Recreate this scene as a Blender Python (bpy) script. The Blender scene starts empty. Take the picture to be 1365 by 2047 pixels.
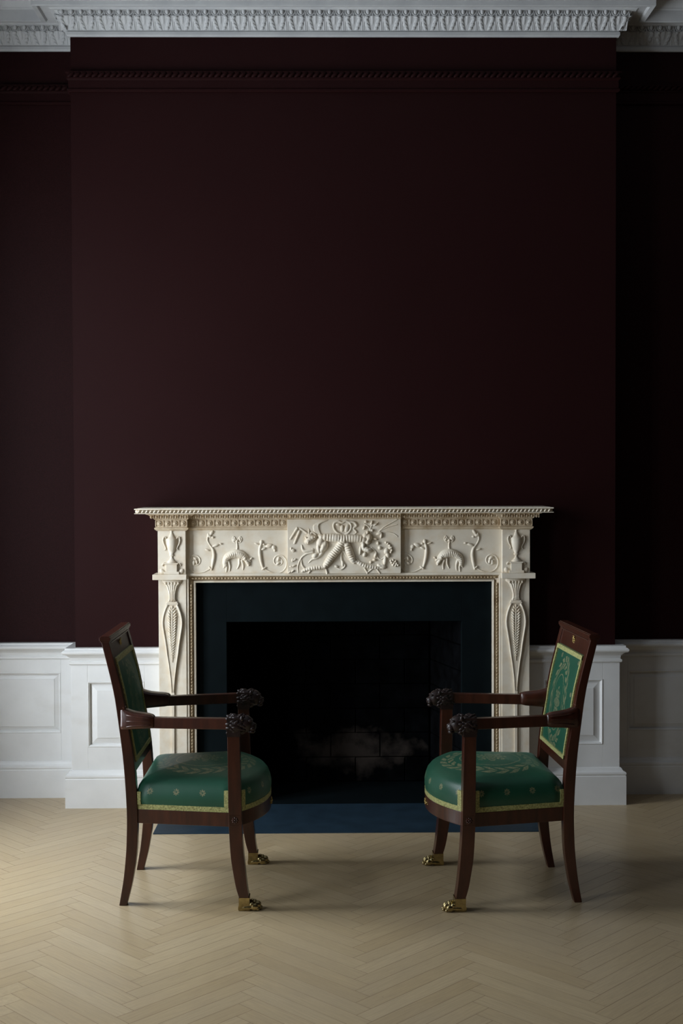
import bpy, math, random
import numpy as np
from mathutils import Vector, Matrix
random.seed(7)
pi = math.pi
COL = bpy.context.scene.collection
SC = bpy.context.scene

# ------------------------------------------------------------------ camera
FPX, YAW, PITCH, ROLL = 2480.0, 0.0118, -0.02467, -0.00333
CAM = Vector((0.0, -5.538, 1.45))
_f = Vector((math.sin(YAW)*math.cos(PITCH), math.cos(YAW)*math.cos(PITCH), math.sin(PITCH)))
_r = Vector((math.cos(YAW), -math.sin(YAW), 0)); _u = _r.cross(_f)
RGT = _r*math.cos(ROLL) + _u*math.sin(ROLL); UPV = -_r*math.sin(ROLL) + _u*math.cos(ROLL); FWD = _f
cd = bpy.data.cameras.new('camera'); cam = bpy.data.objects.new('camera', cd); COL.objects.link(cam)
cd.sensor_fit = 'VERTICAL'; cd.sensor_height = 36.0; cd.sensor_width = 24.0
cd.lens = FPX*36.0/2047.0; cd.clip_start = 0.05; cd.clip_end = 60
mm = Matrix((RGT, UPV, -FWD)).transposed().to_4x4(); mm.translation = CAM
cam.matrix_world = mm
SC.camera = cam

# ------------------------------------------------------------------ world, daylight, exposure
w = bpy.data.worlds.new('world'); SC.world = w; w.use_nodes = True
w.node_tree.nodes['Background'].inputs[0].default_value = (0.62, 0.74, 1.0, 1)
w.node_tree.nodes['Background'].inputs[1].default_value = 0.08
SC.view_settings.view_transform = 'Standard'; SC.view_settings.look = 'None'
SC.view_settings.gamma = 1.0; SC.view_settings.use_curve_mapping = False
SC.view_settings.exposure = 0.13

XWIN = -1.98                                   # inner face of the window wall
WINS = [(-1.60, -0.70, 0.30, 2.70), (-3.20, -2.30, 0.30, 2.30)]   # y0, y1, z0, z1
for (wy0, wy1, wz0, wz1), en in zip(WINS, (112, 38)):
    ld = bpy.data.lights.new('window_daylight', 'AREA'); ld.shape = 'RECTANGLE'
    ld.size = wz1-wz0; ld.size_y = wy1-wy0; ld.energy = en; ld.color = (0.86, 0.93, 1.0)
    lo = bpy.data.objects.new('window_daylight', ld); COL.objects.link(lo)
    lo.location = (XWIN-0.24, (wy0+wy1)/2, (wz0+wz1)/2)
    lo.rotation_euler = (0, -pi/2, 0)

# ------------------------------------------------------------------ helpers
ORG = {}
def px_dir(px, py):
    return FWD + RGT*((px-682.5)/FPX) + UPV*((1023.5-py)/FPX)
def W(px, py, Y):                              # pixel on a vertical plane y = Y
    d = px_dir(px, py); return CAM + d*((Y-CAM.y)/d.y)
def FL(px, py):                                # pixel on the floor
    d = px_dir(px, py); return CAM + d*(-CAM.z/d.z)

class MB:
    def __init__(s): s.v = []; s.f = []; s.sm = []; s.uv = None
    def add(s, vs, fs, smooth=False):
        o = len(s.v); s.v += [tuple(p) for p in vs]
        s.f += [tuple(i+o for i in f) for f in fs]; s.sm += [smooth]*len(fs); return s
    def box(s, x0, x1, y0, y1, z0, z1):
        vs = [(x, y, z) for x in (x0, x1) for y in (y0, y1) for z in (z0, z1)]
        return s.add(vs, [(0,1,3,2), (4,6,7,5), (0,4,5,1), (2,3,7,6), (0,2,6,4), (1,5,7,3)])
    def loft(s, secs, caps=True, closed=True, smooth=False):
        n = len(secs[0]); vs = [p for q in secs for p in q]; fs = []
        m = n if closed else n-1
        for i in range(len(secs)-1):
            for j in range(m):
                a = i*n+j; b = i*n+(j+1) % n
                fs.append((a, b, b+n, a+n))
        s.add(vs, fs, smooth)
        if caps and closed:
            o = len(s.v)-len(vs)
            s.f += [tuple(o+j for j in range(n-1, -1, -1)), tuple(o+(len(secs)-1)*n+j for j in range(n))]; s.sm += [False, False]
        return s
    def ell(s, c, r, rot=None, nu=10, nv=6):
        vs = []; fs = []
        for i in range(nv+1):
            t = pi*i/nv
            for j in range(nu):
                a = 2*pi*j/nu
                p = Vector((r[0]*math.sin(t)*math.cos(a), r[1]*math.sin(t)*math.sin(a), r[2]*math.cos(t)))
                if rot is not None: p = rot @ p
                vs.append((c[0]+p.x, c[1]+p.y, c[2]+p.z))
        for i in range(nv):
            for j in range(nu):
                a = i*nu+j; b = i*nu+(j+1) % nu
                fs.append((a, a+nu, b+nu, b))
        return s.add(vs, fs, True)
    def tube(s, pts, rad, n=7):
        pts = [Vector(p) for p in pts]; k = len(pts)
        if not isinstance(rad, (list, tuple)): rad = [rad]*k
        secs = []; up = None
        for i in range(k):
            t = (pts[min(i+1, k-1)]-pts[max(i-1, 0)]).normalized()
            if up is None:
                up = Vector((0, -1, 0)) if abs(t.y) < .9 else Vector((1, 0, 0))
            a = t.cross(up).normalized(); up = a.cross(t).normalized()
            secs.append([pts[i]+(a*math.cos(2*pi*j/n)+up*math.sin(2*pi*j/n))*rad[i] for j in range(n)])
        return s.loft(secs, True, True, True)
    def lathe(s, prof, c, n=16, ysc=1.0):
        secs = [[(c[0]+r*math.cos(2*pi*j/n), c[1]+ysc*r*math.sin(2*pi*j/n), c[2]+z) for j in range(n)] for r, z in prof]
        return s.loft(secs, True, True, True)
    def prism(s, poly, y0, y1):                # outline in x,z ; thickness in y
        n = len(poly)
        vs = [(x, y0, z) for x, z in poly]+[(x, y1, z) for x, z in poly]
        fs = [tuple(range(n)), tuple(range(2*n-1, n-1, -1))]
        fs += [(i, i+n, (i+1) % n+n, (i+1) % n) for i in range(n)]
        return s.add(vs, fs)
    def plan(s, path, prof, smooth=False):     # moulding profile (projection, z) swept along a plan path, mitred
        secs = []
        for i, P in enumerate(path):
            P = Vector(P); ns = []
            if i > 0: d = (P-Vector(path[i-1])).normalized(); ns.append(Vector((d.y, -d.x)))
            if i < len(path)-1: d = (Vector(path[i+1])-P).normalized(); ns.append(Vector((d.y, -d.x)))
            m = ns[0] if len(ns) == 1 else (ns[0]+ns[1])/(1+ns[0].dot(ns[1]))
            secs.append([(P.x+m.x*p, P.y+m.y*p, z) for p, z in prof])
        return s.loft(secs, True, True, smooth)
    def data(s, name, mat, auto=None):
        me = bpy.data.meshes.new(name); me.from_pydata(s.v, [], s.f)
        me.polygons.foreach_set('use_smooth', s.sm)
        if s.uv:
            l = me.uv_layers.new(name='UVMap')
            for lp in me.loops: l.data[lp.index].uv = s.uv[lp.vertex_index]
        me.materials.append(mat)
        import bmesh
        b = bmesh.new(); b.from_mesh(me); bmesh.ops.recalc_face_normals(b, faces=b.faces); b.to_mesh(me); b.free()
        return me
    def build(s, name, mat, parent=None, bevel=0, **tags):
        if parent is not None:
            o = ORG.get(parent.name, Vector((0, 0, 0)))
            s.v = [(a[0]-o[0], a[1]-o[1], a[2]-o[2]) for a in s.v]
        ob = bpy.data.objects.new(name, s.data(name, mat)); COL.objects.link(ob)
        if parent is not None:
            ob.parent = parent; ORG[ob.name] = ORG.get(parent.name, Vector((0, 0, 0)))
        if bevel:
            m = ob.modifiers.new('bevel', 'BEVEL'); m.width = bevel; m.segments = 2; m.limit_method = 'ANGLE'; m.angle_limit = 0.6
        tag(ob, **tags); return ob

def tag(o, label=None, cat=None, group=None, kind=None):
    if label: o['label'] = label
    if cat: o['category'] = cat
    if group: o['group'] = group
    if kind: o['kind'] = kind
    return o
def thing(name, loc, label, cat, kind=None, group=None, rz=0):
    o = bpy.data.objects.new(name, None); COL.objects.link(o); o.location = loc; o.rotation_euler = (0, 0, rz)
    o.empty_display_size = .1
    ORG[o.name] = Vector(loc); return tag(o, label, cat, group, kind)
def inst(name, mesh, parent, loc, rot=(0, 0, 0), scale=(1, 1, 1)):
    o = bpy.data.objects.new(name, mesh); COL.objects.link(o); o.parent = parent
    g = ORG.get(parent.name, Vector((0, 0, 0)))
    o.location = Vector(loc)-g; o.rotation_euler = rot; o.scale = scale; return o

# ------------------------------------------------------------------ materials
def srgb(r, g, b):
    f = lambda c: (c/255/12.92) if c/255 <= .04045 else ((c/255+.055)/1.055)**2.4
    return (f(r), f(g), f(b), 1)
class NT:
    def __init__(s, name, rough=.5, spec=.5, metal=0.0):
        s.m = bpy.data.materials.new(name); s.m.use_nodes = True; s.t = s.m.node_tree
        s.b = s.t.nodes['Principled BSDF']; s.b.inputs['Roughness'].default_value = rough
        s.b.inputs['Specular IOR Level'].default_value = spec; s.b.inputs['Metallic'].default_value = metal
        s.tc = s.t.nodes.new('ShaderNodeTexCoord')
    def lk(s, a, b): s.t.links.new(a, b)
    def put(s, sock, v):
        if hasattr(v, 'is_output'): s.lk(v, sock)
        else: sock.default_value = v
    def math(s, op, a, b=0.0, clamp=False):
        n = s.t.nodes.new('ShaderNodeMath'); n.operation = op; n.use_clamp = clamp
        s.put(n.inputs[0], a); s.put(n.inputs[1], b); return n.outputs[0]
    def sep(s, v):
        n = s.t.nodes.new('ShaderNodeSeparateXYZ'); s.lk(v, n.inputs[0]); return n.outputs
    def noise(s, scale, detail=3, vec=None, stretch=None, rough=.55):
        n = s.t.nodes.new('ShaderNodeTexNoise'); n.inputs['Scale'].default_value = scale
        n.inputs['Detail'].default_value = detail; n.inputs['Roughness'].default_value = rough
        v = vec if vec is not None else s.tc.outputs['Object']
        if stretch:
            mp = s.t.nodes.new('ShaderNodeMapping'); mp.inputs['Scale'].default_value = stretch
            s.lk(v, mp.inputs[0]); v = mp.outputs[0]
        s.lk(v, n.inputs['Vector']); return n.outputs['Fac']
    def ramp(s, fac, stops):
        n = s.t.nodes.new('ShaderNodeValToRGB'); e = n.color_ramp.elements
        while len(e) < len(stops): e.new(.5)
        for i, (p, c) in enumerate(stops): e[i].position = p; e[i].color = c
        s.lk(fac, n.inputs[0]); return n.outputs[0]
    def mix(s, fac, a, b, mode='MIX'):
        n = s.t.nodes.new('ShaderNodeMix'); n.data_type = 'RGBA'; n.blend_type = mode
        s.put(n.inputs[0], fac); s.put(n.inputs[6], a); s.put(n.inputs[7], b); return n.outputs[2]
    def color(s, c): s.put(s.b.inputs['Base Color'], c); return s
    def bump(s, h, strength=.2, dist=.002):
        n = s.t.nodes.new('ShaderNodeBump'); n.inputs['Strength'].default_value = strength
        n.inputs['Distance'].default_value = dist; s.lk(h, n.inputs['Height']); s.lk(n.outputs[0], s.b.inputs['Normal']); return s

def m_wall():
    n = NT('aubergine_wall', .55, .07)
    a = n.noise(2.0, 4); b = n.noise(420, 2)
    c = n.ramp(a, [(.3, (.0148, .0040, .0040, 1)), (.75, (.0200, .0057, .0058, 1))])
    c = n.mix(.6, c, n.ramp(b, [(.3, (.0075, .002, .0022, 1)), (.7, (.031, .0090, .0092, 1))]))
    n.color(c).bump(b, .35, .0012); return n.m
def m_paint(name, c0, c1, rough=.45, scale=5, grime=None):
    n = NT(name, rough, .4)
    a = n.noise(scale, 5); c = n.ramp(a, [(.35, c0), (.7, c1)])
    if grime:
        g = n.noise(3.2, 6, stretch=(1, 1, 2)); k = n.ramp(g, [(.60, (0, 0, 0, 1)), (.78, (1, 1, 1, 1))])
        c = n.mix(n.math('MULTIPLY', k, .35), c, grime)
    n.color(c).bump(n.noise(90, 3), .12, .0015); return n.m
def m_stone(name, base, stain, amt):
    n = NT(name, .42, .45)
    a = n.noise(9, 6); c = n.ramp(a, [(.3, tuple(x*.88 for x in base[:3])+(1,)), (.7, base)])
    g = n.noise(22, 5); k = n.ramp(g, [(.45, (0, 0, 0, 1)), (.72, (1, 1, 1, 1))])
    c = n.mix(n.math('MULTIPLY', k, amt), c, stain)
    n.color(c).bump(n.noise(160, 3), .15, .001); return n.m
def m_wood():
    n = NT('mahogany', .30, .5)
    g = n.noise(26, 4, stretch=(1.5, 3, .25)); p = n.noise(300, 2, stretch=(.3, 1, .15))
    c = n.ramp(g, [(.3, (.034, .0085, .0045, 1)), (.55, (.066, .0165, .0078, 1)), (.8, (.092, .025, .0118, 1))])
    c = n.mix(n.math('MULTIPLY', p, .35), c, (.018, .006, .004, 1))
    n.color(c).bump(p, .08, .0006); n.b.inputs['Coat Weight'].default_value = .25; n.b.inputs['Coat Roughness'].default_value = .2
    return n.m
def m_floor(name, island):
    n = NT(name, .34, .42)
    if island:
        r = n.t.nodes.new('ShaderNodeNewGeometry').outputs['Random Per Island']
    else:
        r = n.t.nodes.new('ShaderNodeObjectInfo').outputs['Random']
    tone = n.ramp(r, [(0, (0.430, 0.325, 0.187, 1)), (.3, (0.480, 0.370, 0.220, 1)), (.6, (0.455, 0.352, 0.211, 1)), (.85, (0.505, 0.395, 0.241, 1)), (1, (0.440, 0.330, 0.191, 1))])
    sh = n.t.nodes.new('ShaderNodeVectorMath'); sh.operation = 'ADD'
    cb = n.t.nodes.new('ShaderNodeCombineXYZ'); n.lk(n.math('MULTIPLY', r, 37.0), cb.inputs[1])
    n.lk(n.tc.outputs['Object'], sh.inputs[0]); n.lk(cb.outputs[0], sh.inputs[1])
    st = (6, 6, 6) if island else (1.2, 16, 1)
    g = n.noise(9, 6, vec=sh.outputs[0], stretch=st); fine = n.noise(60, 3, vec=sh.outputs[0], stretch=st)
    c = n.mix(n.ramp(g, [(.38, (.0, .0, .0, 1)), (.75, (.5, .5, .5, 1))]), tone, (.30, .22, .135, 1))
    geo = n.t.nodes.new('ShaderNodeNewGeometry').outputs['Position']
    blot = n.noise(1.6, 5, vec=geo)
    c = n.mix(n.ramp(blot, [(.4, (0, 0, 0, 1)), (.8, (.40, .40, .40, 1))]), c, (.38, .31, .23, 1))
    spk = n.noise(55, 2, vec=geo); c = n.mix(n.ramp(spk, [(.74, (0, 0, 0, 1)), (.80, (.6, .6, .6, 1))]), c, (.16, .115, .08, 1))
    n.color(c).bump(fine, .10, .0008); return n.m
def petal_mask(n, u, v, s, R, lobes=4):
    fu = n.math('SUBTRACT', n.math('FRACT', n.math('DIVIDE', u, s)), .5)
    fv = n.math('SUBTRACT', n.math('FRACT', n.math('DIVIDE', v, s)), .5)
    r = n.math('SQRT', n.math('ADD', n.math('MULTIPLY', fu, fu), n.math('MULTIPLY', fv, fv)))
    th = n.math('ARCTAN2', fv, fu)
    lim = n.math('MULTIPLY', n.math('ADD', .55, n.math('MULTIPLY', n.math('ABSOLUTE', n.math('COSINE', n.math('MULTIPLY', th, lobes))), .45)), R/s)
    a = n.math('LESS_THAN', r, lim); b = n.math('GREATER_THAN', r, .22*R/s)
    return n.math('MULTIPLY', a, b)
def m_fabric(name, seat):
    n = NT(name, .42, .5)
    o = n.sep(n.tc.outputs['Object']); x, y, z = o[0], o[1], o[2]
    if seat:
        X = n.math('DIVIDE', n.math('SUBTRACT', x, .065), .178); Y = n.math('DIVIDE', y, .175)
    else:
        X = n.math('DIVIDE', n.math('SUBTRACT', z, .655), .165); Y = n.math('DIVIDE', y, .105)
    rho = n.math('SQRT', n.math('ADD', n.math('MULTIPLY', X, X), n.math('MULTIPLY', Y, Y)))
    th = n.math('ARCTAN2', Y, X)
    d = n.math('SUBTRACT', rho, .86); ad = n.math('ABSOLUTE', d)
    leaf = n.math('SINE', n.math('ADD', n.math('MULTIPLY', th, 22.0), n.math('MULTIPLY', ad, 34.0)))
    wr = n.math('MULTIPLY', n.math('GREATER_THAN', leaf, -.35), n.math('LESS_THAN', ad, .135))
    vein = n.math('GREATER_THAN', ad, .014); wr = n.math('MULTIPLY', wr, vein)
    ring = n.math('LESS_THAN', n.math('ABSOLUTE', n.math('SUBTRACT', rho, .60)), .012)
    med = n.math('LESS_THAN', rho, n.math('ADD', .30, n.math('MULTIPLY', n.math('COSINE', n.math('MULTIPLY', th, 8.0)), .07)))
    mp = n.math('GREATER_THAN', n.math('SINE', n.math('ADD', n.math('MULTIPLY', rho, 60.0), n.math('MULTIPLY', n.math('COSINE', n.math('MULTIPLY', th, 8.0)), 2.0))), -.3)
    med = n.math('MULTIPLY', med, mp)
    pat = n.math('MAXIMUM', n.math('MAXIMUM', wr, med), ring)
    out = n.math('GREATER_THAN', rho, 1.08)
    if seat:
        uv = n.sep(n.tc.outputs['UV'])
        top = n.math('GREATER_THAN', z, .416)
        f1 = petal_mask(n, uv[0], n.math('ADD', uv[1], .020), .092, .0115)
        f2 = petal_mask(n, n.math('ADD', uv[0], .046), n.math('ADD', uv[1], .070), .092, .0070)
        fl = n.math('MULTIPLY', n.math('MAXIMUM', f1, f2), n.math('SUBTRACT', 1.0, top))
        pat = n.math('MAXIMUM', n.math('MULTIPLY', pat, top), fl)
    else:
        f2 = petal_mask(n, n.math('ADD', y, .022), n.math('ADD', z, .01), .11, .0095)
        pat = n.math('MAXIMUM', pat, n.math('MULTIPLY', f2, out))
    br = n.noise(140, 2); pat = n.math('MULTIPLY', pat, n.ramp(br, [(.32, (.25, .25, .25, 1)), (.6, (.9, .9, .9, 1))]))
    base = n.ramp(n.noise(6, 3), [(.3, (.010, .072, .040, 1)), (.7, (.014, .094, .053, 1))])
    c = n.mix(pat, base, (.25, .235, .125, 1)); n.color(c)
    n.b.inputs['Sheen Weight'].default_value = .12; n.b.inputs['Sheen Roughness'].default_value = .4
    n.b.inputs['Sheen Tint'].default_value = (.35, .9, .65, 1)
    wv = n.noise(900, 1, stretch=(1, 1, 1)); n.bump(wv, .12, .0006); return n.m
def m_braid():
    n = NT('gold_braid', .5, .4)
    a = n.noise(190, 2); n.color(n.ramp(a, [(.3, (.20, .20, .065, 1)), (.65, (.52, .52, .22, 1))])).bump(a, .5, .002); return n.m
def m_simple(name, c, rough=.5, metal=0., spec=.5, var=.25, scale=30, bump=.15):
    n = NT(name, rough, spec, metal)
    a = n.noise(scale, 4); d = tuple(x*(1-var) for x in c[:3])+(1,)
    n.color(n.ramp(a, [(.3, d), (.7, c)])); n.bump(a, bump, .002); return n.m
def m_brick():
    n = NT('sooty_firebrick', .95, .02)
    geo = n.t.nodes.new('ShaderNodeNewGeometry').outputs['Position']; p = n.sep(geo)
    X = n.math('DIVIDE', n.math('SUBTRACT', p[0], .12), .24); Z = n.math('DIVIDE', n.math('SUBTRACT', p[2], .165), .125)
    r = n.math('SQRT', n.math('ADD', n.math('MULTIPLY', X, X), n.math('MULTIPLY', Z, Z)))
    k = n.math('SUBTRACT', n.math('ADD', 1.0, n.math('MULTIPLY', n.math('SUBTRACT', n.noise(9, 5, vec=geo), .5), 3.4)), r)
    k = n.math('MULTIPLY', k, 1.2, True)
    soot = n.ramp(n.noise(14, 4, vec=geo), [(.3, (.0012, .0012, .0014, 1)), (.75, (.0045, .005, .006, 1))])
    n.color(n.mix(k, soot, (.055, .044, .037, 1))).bump(n.noise(60, 4, vec=geo), .4, .004); return n.m

MAT = dict(
    wall=m_wall(),
    white=m_paint('white_panel_paint', (.70, .70, .69, 1), (.78, .78, .77, 1), .42, 4, (.52, .47, .40, 1)),
    plaster=m_paint('plaster_white', (.55, .56, .57, 1), (.66, .67, .67, 1), .6, 8),
    ceil=m_paint('ceiling_paint', (.50, .515, .53, 1), (.56, .575, .59, 1), .7, 3),
    stone=m_stone('carved_cream_marble', (.83, .755, .625, 1), (.64, .49, .31, 1), .45),
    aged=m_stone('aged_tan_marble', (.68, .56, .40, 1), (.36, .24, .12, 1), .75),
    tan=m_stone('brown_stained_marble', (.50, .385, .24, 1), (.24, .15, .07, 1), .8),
    slate=m_simple('dark_slate', (.0034, .0066, .0080, 1), .75, 0, .06, .3, 14, .1),
    hearth=m_simple('blue_slate_hearth', (.017, .036, .056, 1), .6, 0, .15, .35, 10, .15),
    brick=m_brick(), soot=m_simple('soot', (.003, .003, .003, 1), .95, 0, .05),
    wood=m_wood(), dark=m_simple('dark_carved_wood', (.024, .013, .012, 1), .36, 0, .4, .4, 60, .3),
    seat=m_fabric('green_silk_seat', True), back=m_fabric('green_silk_back', False), braid=m_braid(),
    brass=m_simple('brass', (.50, .40, .20, 1), .27, 1.0, .5, .45, 70, .12),
    gilt=m_simple('gilt_mount', (.52, .38, .14, 1), .38, 1.0, .5, .4, 90, .2),
    plank=m_floor('oak_block', False), plankfield=m_floor('oak_block_field', True),
    sub=m_simple('floor_joint', (.17, .115, .07, 1), .8, 0, .2),
)

# ------------------------------------------------------------------ room shell
XL, XR, YR = -1.1245, 1.2907, 0.18668           # chimney breast sides, recess depth
XC = 0.0755                                     # fireplace axis
ZC = 3.4137                                     # underside of the cornice
ZTOP = 3.64
XRT, YBK = 2.9, -8.2
PATH = [(XWIN, YR), (XL, YR), (XL, 0), (XR, 0), (XR, YR), (XRT, YR)]

m = MB(); OH = .64; OZ = .96
m.box(XL, XC-OH, 0, .60, 0, ZTOP); m.box(XC+OH, XR, 0, .60, 0, ZTOP); m.box(XC-OH, XC+OH, 0, .60, OZ, ZTOP)
m.build('wall_breast', MAT['wall'], label='dark aubergine chimney breast wall rising above the white mantelpiece', cat='wall', kind='structure')
m = MB(); m.box(XWIN, XL, YR, .60, 0, ZTOP); m.box(XR, XRT, YR, .60, 0, ZTOP)
m.build('wall_back', MAT['wall'], label='dark aubergine recessed wall on both sides of the chimney breast', cat='wall', kind='structure')
m = MB(); m.box(XRT, XRT+.2, YBK, .6, 0, ZTOP)
m.build('wall_right', MAT['wall'], label='dark aubergine side wall beyond the right edge of the view', cat='wall', kind='structure')
m = MB(); m.box(XWIN-.2, XRT+.2, YBK-.2, YBK, 0, ZTOP)
m.build('wall_front', MAT['wall'], label='dark aubergine wall behind the viewpoint', cat='wall', kind='structure')
m = MB(); ys = [YBK]+[q for a in reversed(WINS) for q in a[:2]]+[.6]
for i in range(0, len(ys), 2): m.box(XWIN-.2, XWIN, ys[i], ys[i+1], 0, ZTOP)
for a in WINS: m.box(XWIN-.2, XWIN, a[0], a[1], 0, a[2]); m.box(XWIN-.2, XWIN, a[0], a[1], a[3], ZTOP)
m.build('wall_left', MAT['wall'], label='dark aubergine window wall beyond the left edge of the view', cat='wall', kind='structure')
for k, (a0, a1, b0, b1) in enumerate(WINS):
    m = MB(); x0, x1 = XWIN-.16, XWIN-.10
    for yy in (a0, (a0+a1)/2-.02, a1-.05): m.box(x0, x1, yy, yy+.05, b0, b1)
    for zz in [b0+(b1-b0-.03)*i/4 for i in range(5)]: m.box(x0+.01, x1-.01, a0, a1, zz, zz+.03)
    m.build('window_%d' % (k+1), MAT['white'], label=('tall white sash window nearest the fireplace wall', 'tall white sash window farther from the fireplace wall')[k], cat='window', kind='structure')
m = MB(); m.box(XWIN-.2, XRT+.2, YBK-.2, .6, ZTOP, ZTOP+.1)
m.build('ceiling', MAT['ceil'], label='pale grey plaster ceiling above the cornice', cat='ceiling', kind='structure')

# ------------------------------------------------------------------ herringbone floor
m = MB(); m.box(XWIN-.2, XRT+.2, YBK-.2, .6, -.06, -.0001)
floor = m.build('floor', MAT['sub'], label='pale oak herringbone parquet floor', cat='floor', kind='structure')
PL = .460; PW = PL/8; g = .00055
def plank_mesh(mb, ox, oy, ang, h=0.0):
    L2, W2, c = PL/2-g, PW/2-g, .00004
    ca, sa = math.cos(ang), math.sin(ang)
    def P(x, y, z): return (ox+x*ca-y*sa, oy+x*sa+y*ca, z+h)
    lo = [P(-L2, -W2, -.016), P(L2, -W2, -.016), P(L2, W2, -.016), P(-L2, W2, -.016)]
    md = [P(-L2, -W2, -c), P(L2, -W2, -c), P(L2, W2, -c), P(-L2, W2, -c)]
    hi = [P(-L2+c, -W2+c, 0), P(L2-c, -W2+c, 0), P(L2-c, W2-c, 0), P(-L2+c, W2-c, 0)]
    mb.loft([lo, md, hi])
pm = MB(); plank_mesh(pm, 0, 0, 0); plank_data = pm.data('plank', MAT['plank'])
field = MB(); cand = []
o0 = FL(739, 1992); A = Vector((math.cos(pi/4), math.sin(pi/4))); B = Vector((-math.cos(pi/4), math.sin(pi/4)))
HX0, HX1, HY0 = -.721, .892, -.457
for i in range(-160, 170):
    for j in range(-9, 10):
        for kind in (0, 1):
            a0, b0 = i*PW+j*PL, i*PW-j*PL
            ca, cb = (a0+PL/2, b0+PW/2) if kind == 0 else (a0+PW/2, b0+PW+PL/2)
            p = Vector((o0.x, o0.y))+A*ca+B*cb
            if not (XWIN < p.x < XRT and YBK < p.y < YR+.15): continue
            if HX0+.17 < p.x < HX1-.17 and p.y > HY0+.18: continue
            if p.y > .16 and XL+.2 < p.x < XR-.2: continue
            ang = pi/4 if kind == 0 else 3*pi/4
            d = Vector((p.x, p.y, 0))-CAM; z = d.dot(FWD)
            if z > .5:
                px = 682.5+FPX*d.dot(RGT)/z; py = 1023.5-FPX*d.dot(UPV)/z
            else: px = py = 1e6
            vis = (-90 < px < 1455 and 1590 < py < 2130)
            cand.append((0 if vis else 1, -py if vis else 0, p, ang))
cand.sort(key=lambda c: (c[0], c[1]))
for k, (nv, _, p, ang) in enumerate(cand):
    h = random.uniform(0, .00004)
    if nv == 0 and k < 300: inst('plank', plank_data, floor, (p.x, p.y, h), (0, 0, ang))
    else: plank_mesh(field, p.x, p.y, ang, h)
field.build('plank_field', MAT['plankfield'], floor, kind='stuff')

# ------------------------------------------------------------------ low relief carving
def smoothtab(tab, n=4):
    out = []
    P = [tab[0]]+list(tab)+[tab[-1]]
    for i in range(1, len(P)-2):
        a, b, c, d = P[i-1:i+3]
        for q in range(n):
            t = q/n
            out.append(tuple(.5*(2*b[e]+(c[e]-a[e])*t+(2*a[e]-5*b[e]+4*c[e]-d[e])*t*t+(3*b[e]-a[e]-3*c[e]+d[e])*t**3) for e in range(len(b))))
    out.append(tab[-1]); return out
class HF(MB):
    """low relief: domed ellipses and tapering strokes melted into one carved surface"""
    def __init__(s, T): MB.__init__(s); s.T = T; s.pr = []
    def heights(s, PX, PY):
        acc = np.zeros_like(PX); k = .00222
        for kind, a in s.pr:
            if kind == 'e':
                px, py, rx, ry, rot, d = a
                c, sn = math.cos(rot), math.sin(rot); dx, dy = PX-px, PY-py
                u = (dx*c+dy*sn)/rx; v = (-dx*sn+dy*c)/ry
                h = d*np.sqrt(np.clip(1-u*u-v*v, 0, 1))
            else:
                pts, rad, st = a; h = np.zeros_like(PX); L = 0
                for (p, q, r0, r1) in zip(pts, pts[1:], rad, rad[1:]):
                    ex, ey = q[0]-p[0], q[1]-p[1]; l2 = ex*ex+ey*ey+1e-9; l = math.sqrt(l2)
                    t = np.clip(((PX-p[0])*ex+(PY-p[1])*ey)/l2, 0, 1)
                    dd = np.hypot(PX-p[0]-ex*t, PY-p[1]-ey*t); r = r0+(r1-r0)*t
                    hh = r*k*1.05*np.sqrt(np.clip(1-(dd/r)**2, 0, 1))
                    if st: hh = hh*(1+.13*np.cos((L+t*l)*2*pi/st))
                    h = np.maximum(h, hh); L += l
            acc += h**3
        return np.cbrt(acc)
    def build(s, name, mat, parent, **kw):
        lo_x = min([a[0]-max(a[2], a[3]) if k == 'e' else min(p[0] for p in a[0])-max(a[1]) for k, a in s.pr])-1
        hi_x = max([a[0]+max(a[2], a[3]) if k == 'e' else max(p[0] for p in a[0])+max(a[1]) for k, a in s.pr])+1
        lo_y = min([a[1]-max(a[2], a[3]) if k == 'e' else min(p[1] for p in a[0])-max(a[1]) for k, a in s.pr])-1
        hi_y = max([a[1]+max(a[2], a[3]) if k == 'e' else max(p[1] for p in a[0])+max(a[1]) for k, a in s.pr])+1
        st = .55; xs = np.arange(lo_x, hi_x+st, st); ys = np.arange(lo_y, hi_y+st, st)
        PX, PY = np.meshgrid(xs, ys); H = s.heights(PX, PY); on = H > .0003
        ny, nx = PX.shape; idx = {}
        T0 = [s.T(xs[0], y) for y in (ys[0], ys[-1])]; T1 = [s.T(xs[-1], y) for y in (ys[0], ys[-1])]
        for j in range(ny-1):
            for i in range(nx-1):
                if not (on[j, i] or on[j, i+1] or on[j+1, i] or on[j+1, i+1]): continue
                f = []
                for (jj, ii) in ((j, i), (j, i+1), (j+1, i+1), (j+1, i)):
                    if (jj, ii) not in idx:
                        idx[(jj, ii)] = len(s.v); u = ii/(nx-1); v = jj/(ny-1)
                        p = (T0[0]*(1-u)+T1[0]*u)*(1-v)+(T0[1]*(1-u)+T1[1]*u)*v
                        s.v.append((p.x, p.y-float(H[jj, ii])+(.0004 if not on[jj, ii] else 0), p.z))
                    f.append(idx[(jj, ii)])
                s.f.append(tuple(f)); s.sm.append(True)
        return MB.build(s, name, mat, parent, **kw)

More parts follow.
